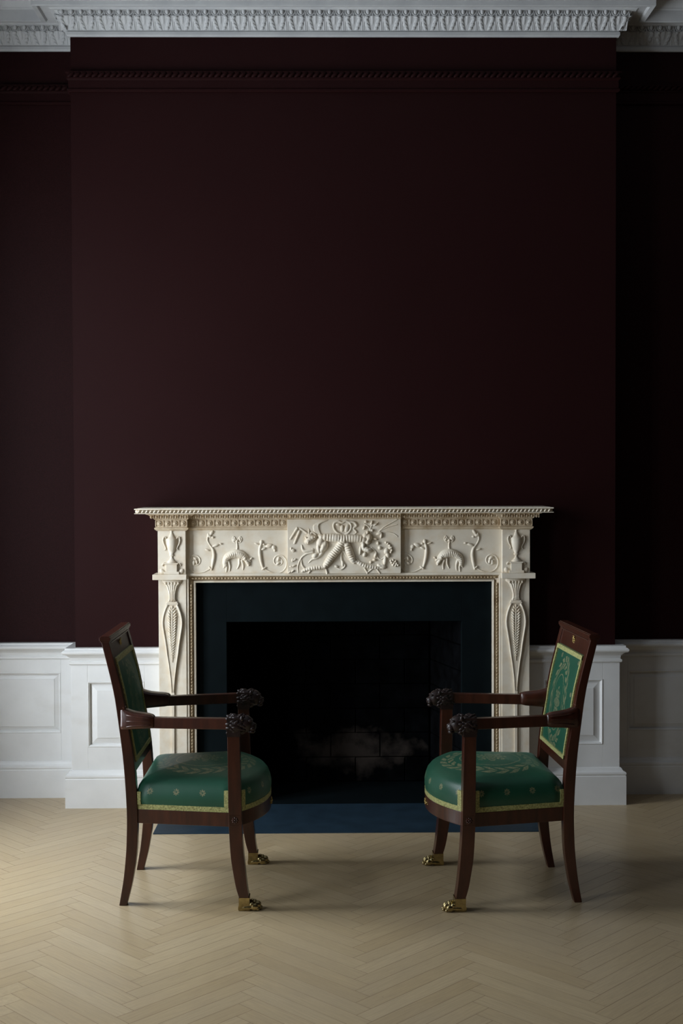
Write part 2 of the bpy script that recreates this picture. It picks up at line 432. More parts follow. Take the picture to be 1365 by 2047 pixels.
# ------------------------------------------------------------------ cornice
tr = MB()
prof = [(0, ZC), (.010, ZC), (.014, ZC+.006), (.014, ZC+.019), (.010, ZC+.023), (.010, ZC+.026), (.015, ZC+.035), (.030, ZC+.052), (.044, ZC+.066), (.049, ZC+.073),
        (.053, ZC+.0735), (.053, ZC+.0765), (.047, ZC+.078), (.050, ZC+.087), (.058, ZC+.0955), (.074, ZC+.0958), (.076, ZC+.099), (.080, ZC+.101), (.115, ZC+.102), (.120, ZC+.090), (.138, ZC+.086), (.140, ZC+.088),
        (.140, ZC+.138), (.148, ZC+.140), (.150, ZC+.146), (.165, ZC+.160), (.190, ZC+.185), (.205, ZC+.195), (.205, ZTOP), (0, ZTOP)]
tr.plan(PATH, prof)
cornice = tr.build('trim_1', MAT['plaster'], label='white plaster crown cornice with carved leaf and egg bands', cat='cornice', kind='structure')
# acanthus leaf patch on the cyma
def cyma(v): return .011+.038*(v**1.15), ZC+.026+.047*v
def on_cyma(u, v, d): p, z = cyma(v); return (u*.0414, -(p+d), z)
lf_ = HF(None)                                  # one leaf cell, drawn in units of 2.22 mm, 37.3 wide and 21 high
for e in (-1, 1):
    lf_.pr.append(('s', (*zip(*[((e*a, b), r) for a, b, r in smoothtab([(4.2, 21, 1.2), (6.2, 15, 1.5), (8.2, 9, 1.7), (10.2, 4, 2.0), (12.4, 1.5, 2.2)])]), 0)))
    for a, b, rx, ry, rot, d in ((7.8, 18.2, 3.6, 2.3, -.5, .0066), (10.2, 12.8, 4.2, 2.6, -.55, .0082), (12.0, 7.0, 4.4, 2.9, -.5, .0096), (11.6, 2.2, 4.6, 2.7, .25, .0108)):
        lf_.pr.append(('e', (e*a, b, rx, ry, e*rot, d)))
    lf_.pr.append(('s', (((e*17.6, 21.5), (e*17.3, 10), (e*16.8, -.5)), (1.0, 1.2, 1.5), 0)))
lf_.pr.append(('e', (0, 3, 3.4, 9.5, 0, .0042)))
xs_ = np.linspace(-18.6, 18.6, 61); ys_ = np.linspace(-.8, 21.6, 37); GX, GY = np.meshgrid(xs_, ys_); GH = lf_.heights(GX, GY)
lm = MB(); lm.add([on_cyma(x/18.65, min(1.03, max(0, 1-y/21.0)), float(h)+.0002) for x, y, h in zip(GX.ravel(), GY.ravel(), GH.ravel())],
                  [(j*61+i, j*61+i+1, (j+1)*61+i+1, (j+1)*61+i) for j in range(36) for i in range(60)], True)
leaf_data = lm.data('acanthus_leaf', MAT['plaster'])
em = MB(); zc, pc = ZC+.0855, .054
em.ell((0, -pc-.006, zc+.0045), (.0088, .0085, .0125), Matrix.Rotation(.35, 3, 'X'), 10, 7)
arc = [(.0158*math.cos(t), -pc-.0055-.004*(math.sin(t)+1), zc+.0075+.0185*math.sin(t)) for t in [pi+pi*i/10 for i in range(11)]]
em.tube(arc, [.0020]*11, 5)
em.ell((.0207, -pc-.003, zc-.003), (.0024, .005, .0095), None, 6, 4)
egg_data = em.data('egg', MAT['plaster'])
per = .0828
def run(x0, x1, y, rz, n_leaf, org):
    for k in range(n_leaf):
        s = x0+(k+.5)*(x1-x0)/n_leaf
        q = (s, y, 0) if rz == 0 else org(s)
        inst('acanthus_leaf', leaf_data, cornice, q, (0, 0, rz))
    for k in range(2*n_leaf):
        s = x0+(k+.5)*(x1-x0)/(2*n_leaf)
        q = (s, y, 0) if rz == 0 else org(s)
        inst('egg', egg_data, cornice, q, (0, 0, rz))
run(XL-.045, XR+.045, 0, 0, 30, None)
nl = 9; run(XL-.045-nl*per, XL-.045, YR, 0, nl, None); run(XR+.045, XR+.045+18*per, YR, 0, 18, None)
run(-.03, YR-.05, 0, -pi/2, 2, lambda s: (XL, s, 0)); run(-.03, YR-.05, 0, pi/2, 2, lambda s: (XR, s, 0))

# picture rail
tr = MB()
prof = [(0, 3.172), (.008, 3.172), (.014, 3.176), (.014, 3.183), (.009, 3.188), (.009, 3.222), (.016, 3.228), (.016, 3.234), (.012, 3.238), (.014, 3.251), (.020, 3.254), (.020, 3.259), (0, 3.262)]
tr.plan(PATH, prof)
prail = tr.build('trim_2', MAT['wall'], label='dark picture rail with rope twist, painted the wall colour', cat='picture rail', kind='structure')
rm = MB(); rm.ell((0, 0, 0), (.021, .0085, .0085), Matrix.Rotation(-.62, 3, 'Y'), 8, 6); twist = rm.data('rope_twist', MAT['wall'])
def ropes(x0, x1, y):
    n = int((x1-x0)/.027)
    for k in range(n): inst('rope_twist', twist, prail, (x0+(k+.5)*(x1-x0)/n, y-.017, 3.2445))
ropes(XL-.01, XR+.01, 0); ropes(XWIN+.01, XL-.02, YR); ropes(XR+.02, XRT-.01, YR)

# ------------------------------------------------------------------ dado panelling and baseboards
JW = .8165                                       # mantel half width at the jambs
capprof = [(0, .637), (.022, .637), (.026, .641), (.026, .650), (.020, .654), (.022, .668), (.034, .680), (.040, .683), (.048, .686), (.052, .692), (.052, .698), (.046, .704), (.040, .706), (.040, .7132), (0, .7132)]
baseprof = [(0, 0), (.0426, 0), (.0426, .128), (.040, .132), (.043, .138), (.042, .146), (.030, .152), (.024, .163), (.018, .166), (0, .166)]
def panel_frame(par, x0, x1, y, px0, px1, z0, z1, pz0, pz1, wide=.03):
    f = .018
    for a, b in ((x0, px0), (px1, x1)):
        MB().box(a, b, y-f, y, z0, z1).build('stile', MAT['white'], par, .0012)
    for a, b in ((z0, pz0), (pz1, z1)):
        MB().box(px0, px1, y-f, y, a, b).build('rail', MAT['white'], par, .0012)
    q = MB()
    def ring(i, d): return [(px0+i, y-d, pz0+i), (px1-i, y-d, pz0+i), (px1-i, y-d, pz1-i), (px0+i, y-d, pz1-i)]
    q.loft([ring(0, .0), ring(0, .0185), ring(.003, .0205), ring(.009, .016), ring(.010, .007), ring(.012, .006), ring(.010+wide, .0125), ring(.011+wide, .0150), ring(.012+wide, .0150)])
    q.build('panel', MAT['white'], par)
for side, nm, bb in ((-1, 'trim_3', 'baseboard_left'), (1, 'trim_4', 'baseboard_right')):
    sd = 'left' if side < 0 else 'right'
    path = [(XWIN, YR), (XL, YR), (XL, 0), (XC-JW+.01, 0)] if side < 0 else [(XC+JW-.01, 0), (XR, 0), (XR, YR), (XRT, YR)]
    t = thing(nm, (0, 0, 0), 'white painted dado panelling on the %s of the fireplace' % sd, 'panelling', 'structure')
    MB().plan(path, capprof).build('dado_cap', MAT['white'], t)
    MB().plan(path, baseprof).build(bb, MAT['white'], label='white skirting board on the %s of the fireplace' % sd, cat='baseboard', kind='structure')
    # breast part
    if side < 0: a, b = XL-.018, XC-JW+.01; p0, p1 = W(175.4, 1430, -.018).x, W(289, 1430, -.018).x
    else: a, b = XC+JW-.01, XR+.018; p0, p1 = W(1088, 1430, -.018).x, W(1204.6, 1430, -.018).x
    panel_frame(t, a, b, 0, p0, p1, .160, .640, .268, .562)
    # side return of the breast
    xs = XL if side < 0 else XR
    MB().box(min(xs, xs+side*.018), max(xs, xs+side*.018), 0, YR, .160, .640).build('stile', MAT['white'], t, .0012)
    # recess part
    if side < 0:
        p1 = W(122, 1430, YR-.018).x; panel_frame(t, XWIN, XL, YR, max(p1-1.25, XWIN+.12), p1, .160, .640, .295, .575, .02)
    else:
        p0 = W(1254, 1430, YR-.018).x; panel_frame(t, XR, XRT, YR, p0, min(p0+1.25, XRT-.12), .160, .640, .292, .572, .02)

# ------------------------------------------------------------------ fireplace
fp = thing('mantelpiece', (XC, 0, 0), 'carved cream marble mantelpiece with urns and animal relief frieze', 'mantelpiece')
ST, AG = MAT['stone'], MAT['aged']
def X(h): return XC+h
# shelf
s = MB(); s.box(X(-.890), X(.890), -.190, 0, 1.3135, 1.3375); s.box(X(-.903), X(.903), -.203, 0, 1.3300, 1.3355)
s.box(X(-.903), X(.903), -.203, 0, 1.3125, 1.3155)
shelf = s.build('shelf', ST, fp, .0012)
s = MB(); n = 104
Rt = Matrix.Rotation(.7, 3, 'Y')
for k in range(n): s.ell((X(-.893+1.786*(k+.5)/n), -.193, 1.3228), (.0048, .0085, .0095), Rt, 6, 4)
for k in range(11):
    for sg in (-1, 1): s.ell((X(sg*.893), -.185+.017*k, 1.3228), (.0085, .0048, .0095), None, 6, 4)
s.build('rope_bead', ST, shelf, kind='stuff')
# jamb pilasters, frieze blocks
def sym(fn):
    for sg in (-1, 1): fn(sg)
def bx(mb, sg, h0, h1, y0, y1, z0, z1):
    a, b = X(sg*h0), X(sg*h1); return mb.box(min(a, b), max(a, b), y0, y1, z0, z1)
def jamb(sg):
    bx(MB(), sg, .695, .8165, -.088, 0, .14, 1.022).build('jamb', ST, fp, .001)
    bx(bx(MB(), sg, .690, .8265, -.100, 0, 0, .128), sg, .692, .8215, -.094, 0, .128, .14).build('plinth_block', ST, fp, .002)
    bx(MB(), sg, .690, .838, -.122, 0, 1.022, 1.0455).build('impost', ST, fp, .0015)
    bx(MB(), sg, .695, .8165, -.100, 0, 1.0455, 1.240).build('frieze_block', ST, fp, .001)
    q = MB(); x0, x1 = sorted((X(sg*.695), X(sg*.8165)))
    pr = [(0, 1.236), (.004, 1.236), (.012, 1.243), (.014, 1.249), (.008, 1.252), (.008, 1.284), (.014, 1.287), (.018, 1.292), (.036, 1.306), (.046, 1.309), (.046, 1.3135), (0, 1.3135)]
    q.plan([(x0, 0), (x0, -.100), (x1, -.100), (x1, 0)], pr); q.build('bed_mould', AG, fp)
sym(jamb)
# frieze ground between the blocks and the bed mould over it
s = MB(); s.box(X(-.695), X(.695), -.072, 0, 1.0455, 1.3135); s.build('frieze_ground', ST, fp)
pr = [(0, 1.236), (.004, 1.238), (.009, 1.243), (.009, 1.249), (.005, 1.252), (.005, 1.284), (.010, 1.287), (.014, 1.292), (.032, 1.306), (.046, 1.309), (.046, 1.3135), (0, 1.3135)]
for a, b in ((-.695, -.249), (.249, .695)):
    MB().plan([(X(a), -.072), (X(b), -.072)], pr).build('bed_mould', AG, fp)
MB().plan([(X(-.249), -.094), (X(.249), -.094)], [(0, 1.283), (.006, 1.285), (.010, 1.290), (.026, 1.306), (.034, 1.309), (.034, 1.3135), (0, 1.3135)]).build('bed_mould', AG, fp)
tablet = MB().box(X(-.249), X(.249), -.094, -.06, 1.0455, 1.2845).build('tablet', ST, fp, .001)
# paterae and little arches
pmh = MB(); pmh.lathe([(.0001, 0), (.0108, .0), (.0115, .003), (.0095, .005), (.0072, .003), (.0062, .004), (.0045, .0065), (.0001, .0072)], (0, 0, 0), 14)
for k in (-1, 1): pmh.box(k*.0165-.0016, k*.0165+.0016, -.013, .013, 0, .004)
pat_data = pmh.data('patera', AG)
def pateras(x0, x1, y, n):
    for k in range(n): inst('patera', pat_data, fp, (x0+(x1-x0)*(k+.5)/n, y, 1.268), (pi/2, 0, 0))
pateras(X(-.8245), X(-.687), -.108, 4); pateras(X(.687), X(.8245), -.108, 4)
pateras(X(-.68), X(-.251), -.077, 12); pateras(X(.251), X(.68), -.077, 12)
s = MB()
def arches(x0, x1, y, n):
    for k in range(n):
        c = x0+(x1-x0)*(k+.5)/n
        s.ell((c, y-.004, 1.2975), (.0065, .0085, .0085), Matrix.Rotation(-.75, 3, 'X'), 6, 4)
        s.box(c+.0093, c+.0117, y-.012, y+.008, 1.290, 1.3075)
arches(X(-.85), X(-.68), -.127, 8); arches(X(.68), X(.85), -.127, 8); arches(X(-.68), X(-.255), -.094, 20); arches(X(.255), X(.68), -.094, 20); arches(X(-.245), X(.245), -.112, 23)
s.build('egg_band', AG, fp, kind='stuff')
# inner frame moulding round the slips
fr = MB(); IH = .655; IZ = 1.006
def fring(i, d):                                  # i = outward distance from the inner edge
    return [(X(-IH-i), -d, 0), (X(-IH-i), -d, IZ+i), (X(IH+i), -d, IZ+i), (X(IH+i), -d, 0)]
fr.loft([fring(0, .04), fring(0, .072), fring(.006, .074), fring(.008, .070), fring(.0095, .062), fring(.028, .076), fring(.030, .084), fring(.0405, .084), fring(.0405, .03)], closed=False)
fr.build('frame_moulding', ST, fp)
bd = MB(); bd.loft([[fring(i, d)[k] for i, d in ((.0100, .0628), (.0275, .0763), (.0275, .072), (.0100, .059))] for k in range(4)])
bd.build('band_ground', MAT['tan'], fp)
s = MB()
def lf(x, z, ang):
    R = Matrix.Rotation(ang, 3, 'Y')
    for q in (-.45, .45):
        s.ell((x, -.0745, z), (.0095, .006, .0036), R @ Matrix.Rotation(q, 3, 'Y'), 6, 4)
for k in range(94):
    lf(X(-.672+1.344*(k+.5)/94), IZ+.019, 0)
for k in range(70):
    z = 1.0*(k+.5)/70
    lf(X(-IH-.019), z, pi/2); lf(X(IH+.019), z, pi/2)
s.build('leaf_band', MAT['tan'], fp, kind='stuff')
# slips
FH, FZ = .522, .8285
s = MB(); s.box(X(-IH-.005), X(-FH), -.046, -.004, 0, IZ+.004); s.box(X(FH), X(IH+.005), -.046, -.004, 0, IZ+.004); s.box(X(-FH), X(FH), -.046, -.004, FZ, IZ+.004)
s.build('slate_slip', MAT['slate'], fp, .001, label='dark blue-black slate slip')

# --- reliefs (outlines measured on the frieze plane)
def relief(Y): return lambda px, py, d=0: W(px, py, Y)-Vector((0, d, 0))
def mirror_px(px): return 2*685.8-px
def blob(mb, T, px, py, rx, ry, rot=0, d=.010, k=.00222):
    mb.pr.append(('e', (px, py, rx, ry, rot, d)))
def vine(mb, T, pts, r, k=.00222, off=.001, stripe=0):
    Rr = list(r) if isinstance(r, (list, tuple)) else [r]*len(pts)
    if len(pts) > 2:
        q = smoothtab([(p[0], p[1], max(.9, rr)) for p, rr in zip(pts, Rr)])
        pts = [(a[0], a[1]) for a in q]; Rr = [a[2] for a in q]
    mb.pr.append(('s', (pts, Rr, stripe)))

def urn(sg):
    cx = X(sg*.756); b = 1.0455; y = -.100
    u = MB(); u.box(cx-.024, cx+.024, y-.012, y, b, b+.044); u.box(cx-.029, cx+.029, y-.015, y, b+.044, b+.050)
    u.box(cx-.033, cx+.033, y-.013, y, b, b+.012)
    u.build('urn_pedestal', ST, fp, .001)
    prf = [(.0001, .050), (.022, .050), (.021, .054), (.012, .062), (.006, .070), (.005, .078), (.011, .082), (.011, .085), (.007, .088), (.015, .102), (.021, .120), (.0235, .136), (.023, .146), (.0245, .149), (.0235, .154), (.016, .160), (.011, .168), (.006, .178), (.004, .186), (.007, .190), (.0001, .194)]
    u = MB(); u.lathe(prf, (cx, y-.001, b), 16, .75); uo = u.build('urn', ST, fp)
    for e in (-1, 1):
        h = MB(); pts = [(cx+e*.020, y-.004, b+.150), (cx+e*.027, y-.004, b+.164), (cx+e*.034, y-.004, b+.163), (cx+e*.0375, y-.004, b+.150), (cx+e*.034, y-.004, b+.134), (cx+e*.027, y-.004, b+.122), (cx+e*.024, y-.004, b+.112), (cx+e*.030, y-.004, b+.106)]
        h.tube(pts, [.0022, .003, .003, .003, .0028, .0026, .0022, .002], 6); h.build('urn_handle', ST, uo)
    cxx = cx
    for e in (-1, 1):
        v = MB(); v.tube([(cxx+e*.028, y-.002, b+.049), (cxx+e*.036, y-.003, b+.046), (cxx+e*.041, y-.002, b+.042), (cxx+e*.038, y-.002, b+.036)], [.003, .004, .0035, .002], 6); v.build('pedestal_leaf', ST, fp)
        v = MB(); v.ell((cxx+e*.042, y-.001, b+.012), (.011, .006, .014), Matrix.Rotation(e*.5, 3, 'Y'), 8, 5); v.build('pedestal_scroll', ST, fp)
sym(urn)

def side_panel(flip):
    T0 = relief(-.072); T = (lambda a, b, d=0: T0(mirror_px(a)+0, b-1.5, d)) if flip else T0
    fx = 1
    S = 4.875
    c = lambda l: [(300+a/S, 1010+b/S) for a, b in l]
    def spiral(cx, cy, r0, turns, start, sgn):
        return [(300+(cx+r0*(1-.72*i/22)*math.cos(start+sgn*turns*2*pi*i/22))/S, 1010+(cy+r0*(1-.72*i/22)*math.sin(start+sgn*turns*2*pi*i/22))/S) for i in range(23)]
    def B(mb, a, b, rx, ry, rot=0, d=.008): blob(mb, T, 300+a/S, 1010+b/S, rx/S, ry/S, rot*fx, d)
    q = HF(T)                                       # scroll by the urn
    vine(q, T, c([(585, 618), (520, 650), (440, 655), (385, 615), (372, 550)])+spiral(440, 545, 66, 1.35, pi, 1)[2:], 1.3)
    B(q, 440, 520, 24, 14, .6); B(q, 428, 560, 14, 26, .1); B(q, 455, 555, 12, 22, -.3)
    vine(q, T, c([(600, 630), (612, 560), (622, 490), (612, 430), (580, 385), (558, 335), (570, 285)]), [1.6, 3.2, 3.4, 2.6, 1.6, 1.8, 2.4])
    for a in ((600, 270, 30, 16, -.9), (580, 300, 26, 15, .4), (612, 312, 16, 12, 0), (640, 392, 36, 13, -.35), (690, 376, 16, 9, 0), (560, 436, 26, 9, .25), (585, 610, 20, 8, .7), (600, 622, 12, 8, -.8)): B(q, *a)
    q.build('acanthus_scroll', ST, fp)
    q = HF(T)                                       # scroll by the tablet
    vine(q, T, c([(1120, 622), (1190, 655), (1270, 655), (1320, 610), (1328, 545)])+spiral(1256, 545, 68, 1.35, 0, -1)[2:], 1.3)
    B(q, 1250, 525, 14, 24, .3); B(q, 1245, 570, 22, 12, -.5)
    vine(q, T, c([(1105, 625), (1085, 560), (1072, 490), (1070, 420), (1085, 370)]), [1.6, 3.0, 3.4, 3.0, 2.2])
    for a in ((1085, 360, 18, 22, .2), (1040, 376, 26, 8, .25), (1110, 380, 14, 10, 0), (1105, 425, 28, 12, -.4), (1160, 395, 36, 20, -.25), (1205, 410, 20, 24, -.5), (1215, 440, 10, 14, 0), (1110, 615, 28, 10, -.5)): B(q, *a)
    q.build('acanthus_scroll', ST, fp)
    q = HF(T)                                       # hanging fleece
    vine(q, T, c([(725, 600), (722, 550), (745, 500), (800, 468), (850, 458), (905, 475), (945, 520), (975, 545)]), [2.2, 3.6, 4.8, 5.6, 6.0, 5.4, 4.6, 2.4], off=.002)
    vine(q, T, c([(735, 585), (745, 525), (790, 490), (850, 482), (905, 500), (935, 535)]), [3.2, 5.4, 6.6, 7.0, 6.2, 4.2], stripe=3.6)
    for a, b in (((735, 560), (742, 650)), ((765, 545), (775, 640)), ((870, 530), (850, 618)), ((895, 540), (905, 628)), ((720, 560), (716, 610))):
        vine(q, T, c([a, ((a[0]+b[0])/2+8, (a[1]+b[1])/2), b]), [3.0, 2.2, 1.2])
    for a in ((950, 560, 32, 18, .8, .012), (985, 520, 18, 9, -.5, .010), (925, 520, 16, 22, .3, .012), (960, 585, 10, 8, 0, .01)): B(q, *a)
    q.build('hanging_fleece', ST, fp)
    q = HF(T)                                       # ribbon bow
    vine(q, T, c([(845, 445), (850, 400), (845, 360)]), [2.4, 1.8, 1.6])
    for sg in (-1, 1): vine(q, T, c([(848, 352), (848+sg*28, 362), (848+sg*46, 335), (848+sg*34, 308), (848+sg*18, 322), (848, 352)]), 1.3)
    B(q, 848, 350, 12, 12); B(q, 820, 335, 16, 20, .3, .005); B(q, 878, 335, 10, 20, -.3, .005)
    q.build('ribbon_bow', ST, fp)
side_panel(False); side_panel(True)

# central tablet relief
T = relief(-.094); S5 = 5.25
cc = lambda l: [(560+a/S5, 1020+b/S5) for a, b in l]
def B5(mb, a, b, rx, ry, rot=0, d=.010): blob(mb, T, 560+a/S5, 1020+b/S5, rx/S5, ry/S5, rot, d)
q = HF(T)                                           # striped pelt hung over a strap
vine(q, T, cc([(470, 285), (560, 290), (660, 298), (760, 296), (860, 305), (900, 320)]), [7.5, 8.6, 8.4, 8.2, 8.0, 6.0], stripe=5.5)
vine(q, T, cc([(655, 330), (610, 400), (545, 480), (490, 560), (462, 600)]), [7.6, 8.2, 7.8, 6.6, 4.0], stripe=4.6)
vine(q, T, cc([(700, 370), (725, 440), (755, 510), (775, 545)]), [7.4, 7.6, 6.6, 4.0], stripe=4.6)
vine(q, T, cc([(800, 540), (860, 570), (930, 590), (1000, 600), (1050, 610)]), [3.4, 4.8, 4.6, 3.8, 2.2], stripe=5)
vine(q, T, cc([(235, 640), (290, 618), (360, 605), (430, 598), (470, 590)]), [2.6, 3.8, 4.6, 4.6, 3.6], stripe=5)
vine(q, T, cc([(300, 655), (320, 630), (345, 615)]), 2.0); vine(q, T, cc([(470, 600), (485, 630), (492, 662)]), 2.2)
vine(q, T, cc([(880, 600), (905, 640), (915, 660)]), 1.8); vine(q, T, cc([(915, 655), (960, 620), (990, 595), (1045, 660)]), 1.6)
q.build('pelt_relief', ST, tablet)
q = HF(T)                                           # horned head at the left
for a in ((310, 300, 46, 56, .5, .020), (285, 330, 34, 30, .4, .018), (350, 285, 30, 28, 0, .018), (420, 330, 40, 62, .35, .018), (465, 370, 36, 60, .2, .018), (400, 400, 20, 50, -.2, .014), (440, 400, 24, 50, .3, .016), (272, 285, 16, 10, .3, .021), (295, 345, 14, 8, .3, .02), (365, 280, 12, 10, .2, .02), (430, 275, 34, 26, .2, .016)): B5(q, *a)
vine(q, T, cc([(280, 240), (245, 215), (210, 190), (170, 182)]), [2.6, 2, 1.5, .8]); vine(q, T, cc([(300, 245), (302, 220), (298, 198)]), [2.6, 1.8, .8])
vine(q, T, cc([(320, 240), (350, 235), (375, 265), (360, 300), (335, 295)]), [2.2, 2.2, 2.0, 1.6, 1.2])
vine(q, T, cc([(225, 365), (235, 410), (265, 430), (340, 415)]), [1.2, 2.4, 3.4, 3.0]); vine(q, T, cc([(190, 655), (185, 590), (215, 510), (270, 460), (340, 440)]), [.9, 1.2, 1.5, 2.0, 2.6])
vine(q, T, cc([(220, 500), (225, 560), (245, 600), (280, 625)]), [1.0, 1.6, 2.0, 1.2]); vine(q, T, cc([(300, 550), (330, 520), (380, 500), (420, 470), (450, 430)]), [1, 1.8, 2.8, 3.2, 2.6])
B5(q, 365, 475, 34, 26, -.5, .014); B5(q, 545, 450, 40, 22, -.5, .012)
q.build('horned_head', ST, tablet)
q = HF(T)                                           # wing and ribbon
for k in range(5): vine(q, T, cc([(420-14*k, 250-5*k), (400-10*k, 190-8*k), (430+14*k-20, 130-4*k), (500-4*k, 102+2*k)]), [1.6, 2.0, 1.6, .8])
vine(q, T, cc([(668, 268), (600, 235), (562, 185), (566, 135), (610, 115), (650, 130), (690, 112), (735, 135), (745, 185), (715, 235), (668, 268)]), 2.2)
vine(q, T, cc([(700, 120), (770, 125), (800, 160), (770, 190), (800, 230), (760, 260)]), [1.6, 2.6, 2.6, 2.2, 2.0, 1]); vine(q, T, cc([(668, 265), (665, 320), (660, 380), (655, 420)]), 2.4)
vine(q, T, cc([(655, 420), (640, 470), (650, 540), (680, 580), (640, 620), (590, 600)]), [2.2, 2, 2, 2, 1.8, 1.2]); vine(q, T, cc([(660, 420), (690, 470), (720, 520)]), [2, 1.8, 1.2])
B5(q, 650, 190, 20, 36, .1, .007); B5(q, 700, 190, 24, 44, .3, .007); B5(q, 610, 150, 26, 14, 0, .008); B5(q, 590, 590, 22, 14, .3, .007); B5(q, 655, 560, 14, 34, 0, .007)
q.build('ribbon_bow', ST, tablet)
q = HF(T)                                           # second head with mane at the right
for a in ((890, 270, 30, 40, .5, .018), (930, 285, 34, 40, 0, .020), (915, 330, 30, 30, .3, .020), (870, 370, 20, 60, .1, .016), (900, 410, 38, 30, .2, .018), (930, 420, 34, 26, -.2, .018), (840, 420, 14, 50, .1, .012), (885, 465, 22, 26, .2, .012), (860, 320, 26, 40, .2, .016), (915, 235, 14, 20, .2, .015)): B5(q, *a)
q.build('maned_head', ST, tablet)
q = HF(T)                                           # leafy branches
for l, r in (([(950, 240), (945, 200), (920, 165), (880, 140)], 1.2), ([(945, 210), (960, 160), (990, 150), (1025, 130)], 1.2), ([(1040, 220), (1090, 175), (1150, 140), (1225, 98)], 1.2), ([(1045, 215), (1110, 185), (1170, 165), (1225, 150)], 1.0), ([(1060, 235), (1130, 230), (1190, 245), (1230, 275)], 1.0), ([(960, 390), (1000, 430), (1020, 490), (1060, 515), (1110, 470)], 1.2), ([(790, 500), (850, 550), (930, 580), (1020, 590), (1080, 570)], 1.8)): vine(q, T, cc(l), r)
for a in ((900, 122, 18, 16), (965, 212, 14, 16), (960, 130, 10, 24, .3), (1000, 150, 24, 10, -.5), (880, 185, 12, 24, .4), (1040, 245, 36, 18, -.3), (1060, 265, 14, 30, .2), (1000, 300, 26, 12, .2), (1025, 345, 16, 20), (1045, 395, 20, 20), (1000, 470, 14, 30, .3), (990, 520, 20, 14), (950, 545, 14, 16), (1115, 430, 26, 34, .2), (1130, 470, 22, 30, -.3), (1100, 530, 20, 50, .1), (1075, 590, 40, 28, .2), (1040, 580, 26, 16, .4)): B5(q, *a, **({'d': .010}))
q.build('leafy_branch', ST, tablet)
q = HF(T)
for a, b in ((1160, 530), (1185, 525), (1210, 535), (1170, 550), (1195, 555), (1220, 560), (1185, 575), (1210, 580), (1235, 575), (1110, 340), (1130, 350), (1150, 370), (1165, 395), (1170, 420), (1150, 400), (1160, 440)):
    B5(q, a, b, 14, 14, 0, .009)
    if (a, b) in ((1235, 575), (1160, 440)): q.build('grape_cluster', ST, tablet); q = HF(T)
q = HF(T)                                           # two pipes and fallen leaves at the left
vine(q, T, cc([(178, 190), (108, 300)]), [2.6, 2.0]); vine(q, T, cc([(200, 225), (150, 345)]), [2.8, 2.2])
q.build('pipe_pair', ST, tablet)
for a in ((135, 420, 26, 20, .4), (115, 405, 10, 18), (150, 520, 26, 12, -.4), (130, 525, 10, 20, .2), (140, 585, 26, 10, -.4), (115, 590, 18, 8), (130, 640, 26, 10, -.6), (100, 650, 20, 9, -.3), (545, 450, 26, 16, -.4)): q = HF(T); B5(q, *a, **({'d': .007})); q.build('fallen_leaf', ST, tablet)

# pilaster reliefs: fluted capital, pod with leaf
def term(sg):
    cx = X(sg*.7557); y = -.088; k = .00222
    zt = 1.0225
    def Z(v): return zt-(v-180)/10.78*k            # v: rows of the enlarged detail
    def Hh(u): return u/10.78*k
    q = MB(); rows = [(185, 228), (235, 225), (260, 200), (330, 140), (420, 100), (520, 75), (600, 78), (655, 105)]
    q.loft([[(cx-Hh(h), y, Z(v)), (cx-Hh(h)*.8, y-.008, Z(v)), (cx, y-.011, Z(v)), (cx+Hh(h)*.8, y-.008, Z(v)), (cx+Hh(h), y, Z(v))] for v, h in rows], smooth=True)
    for t in (-.66, -.33, 0, .33, .66):
        q.tube([(cx+Hh(h)*t, y-.0085-.0025*(1-abs(t)), Z(v)) for v, h in rows[1:]], .0016, 5)
        q.ell((cx+Hh(205)*t, y-.010, Z(262)), (.005, .005, .006), None, 6, 4)
    q.build('fluted_capital', ST, fp)
    q = MB(); q.box(cx-Hh(128), cx+Hh(128), y-.012, y, Z(722), Z(690)); q.box(cx-Hh(110), cx+Hh(110), y-.009, y, Z(690), Z(655)); q.build('collar', ST, fp, .001)
    rows = [(725, 112), (790, 150), (900, 190), (1000, 212), (1100, 222), (1200, 216), (1320, 196), (1450, 175), (1600, 152), (1800, 127), (2000, 95), (2300, 58), (2600, 34), (2900, 28), (3400, 27), (4200, 26), (5150, 26)]
    q = MB(); outline = [(cx-Hh(h), Z(v)) for v, h in rows]+[(cx+Hh(h), Z(v)) for v, h in reversed(rows)]
    q.prism(outline, y-.0075, y+.002); pod = q.build('pod', ST, fp)
    q = MB()
    for e in (-1, 1):
        q.tube([(cx+e*(Hh(h)-.0035), y-.0085, Z(v)) for v, h in rows[:13]], [.0042]*9+[.0034, .0026, .002, .0016], 7)
    q.build('pod_rim', ST, pod)
    q = MB(); q.tube([(cx, y-.0095, Z(745)), (cx, y-.0105, Z(1100)), (cx, y-.0095, Z(1500)), (cx, y-.0085, Z(1950))], [.003, .0042, .003, .0015], 6)
    n = 19
    for i in range(n):
        v = 790+i*58; sc = math.sin(min(1, (i+2)/5.0)*pi/2)*(1-(i/n)**1.6*.85)
        for e in (-1, 1):
            q.ell((cx+e*Hh(62)*sc, y-.010, Z(v+30*sc)), (Hh(62)*sc+.0008, .0042*sc+.0016, .0036*sc+.001), Matrix.Rotation(-e*.82, 3, 'Y'), 7, 5)
    q.build('leaf_spray', ST, pod, kind='stuff')
sym(term)

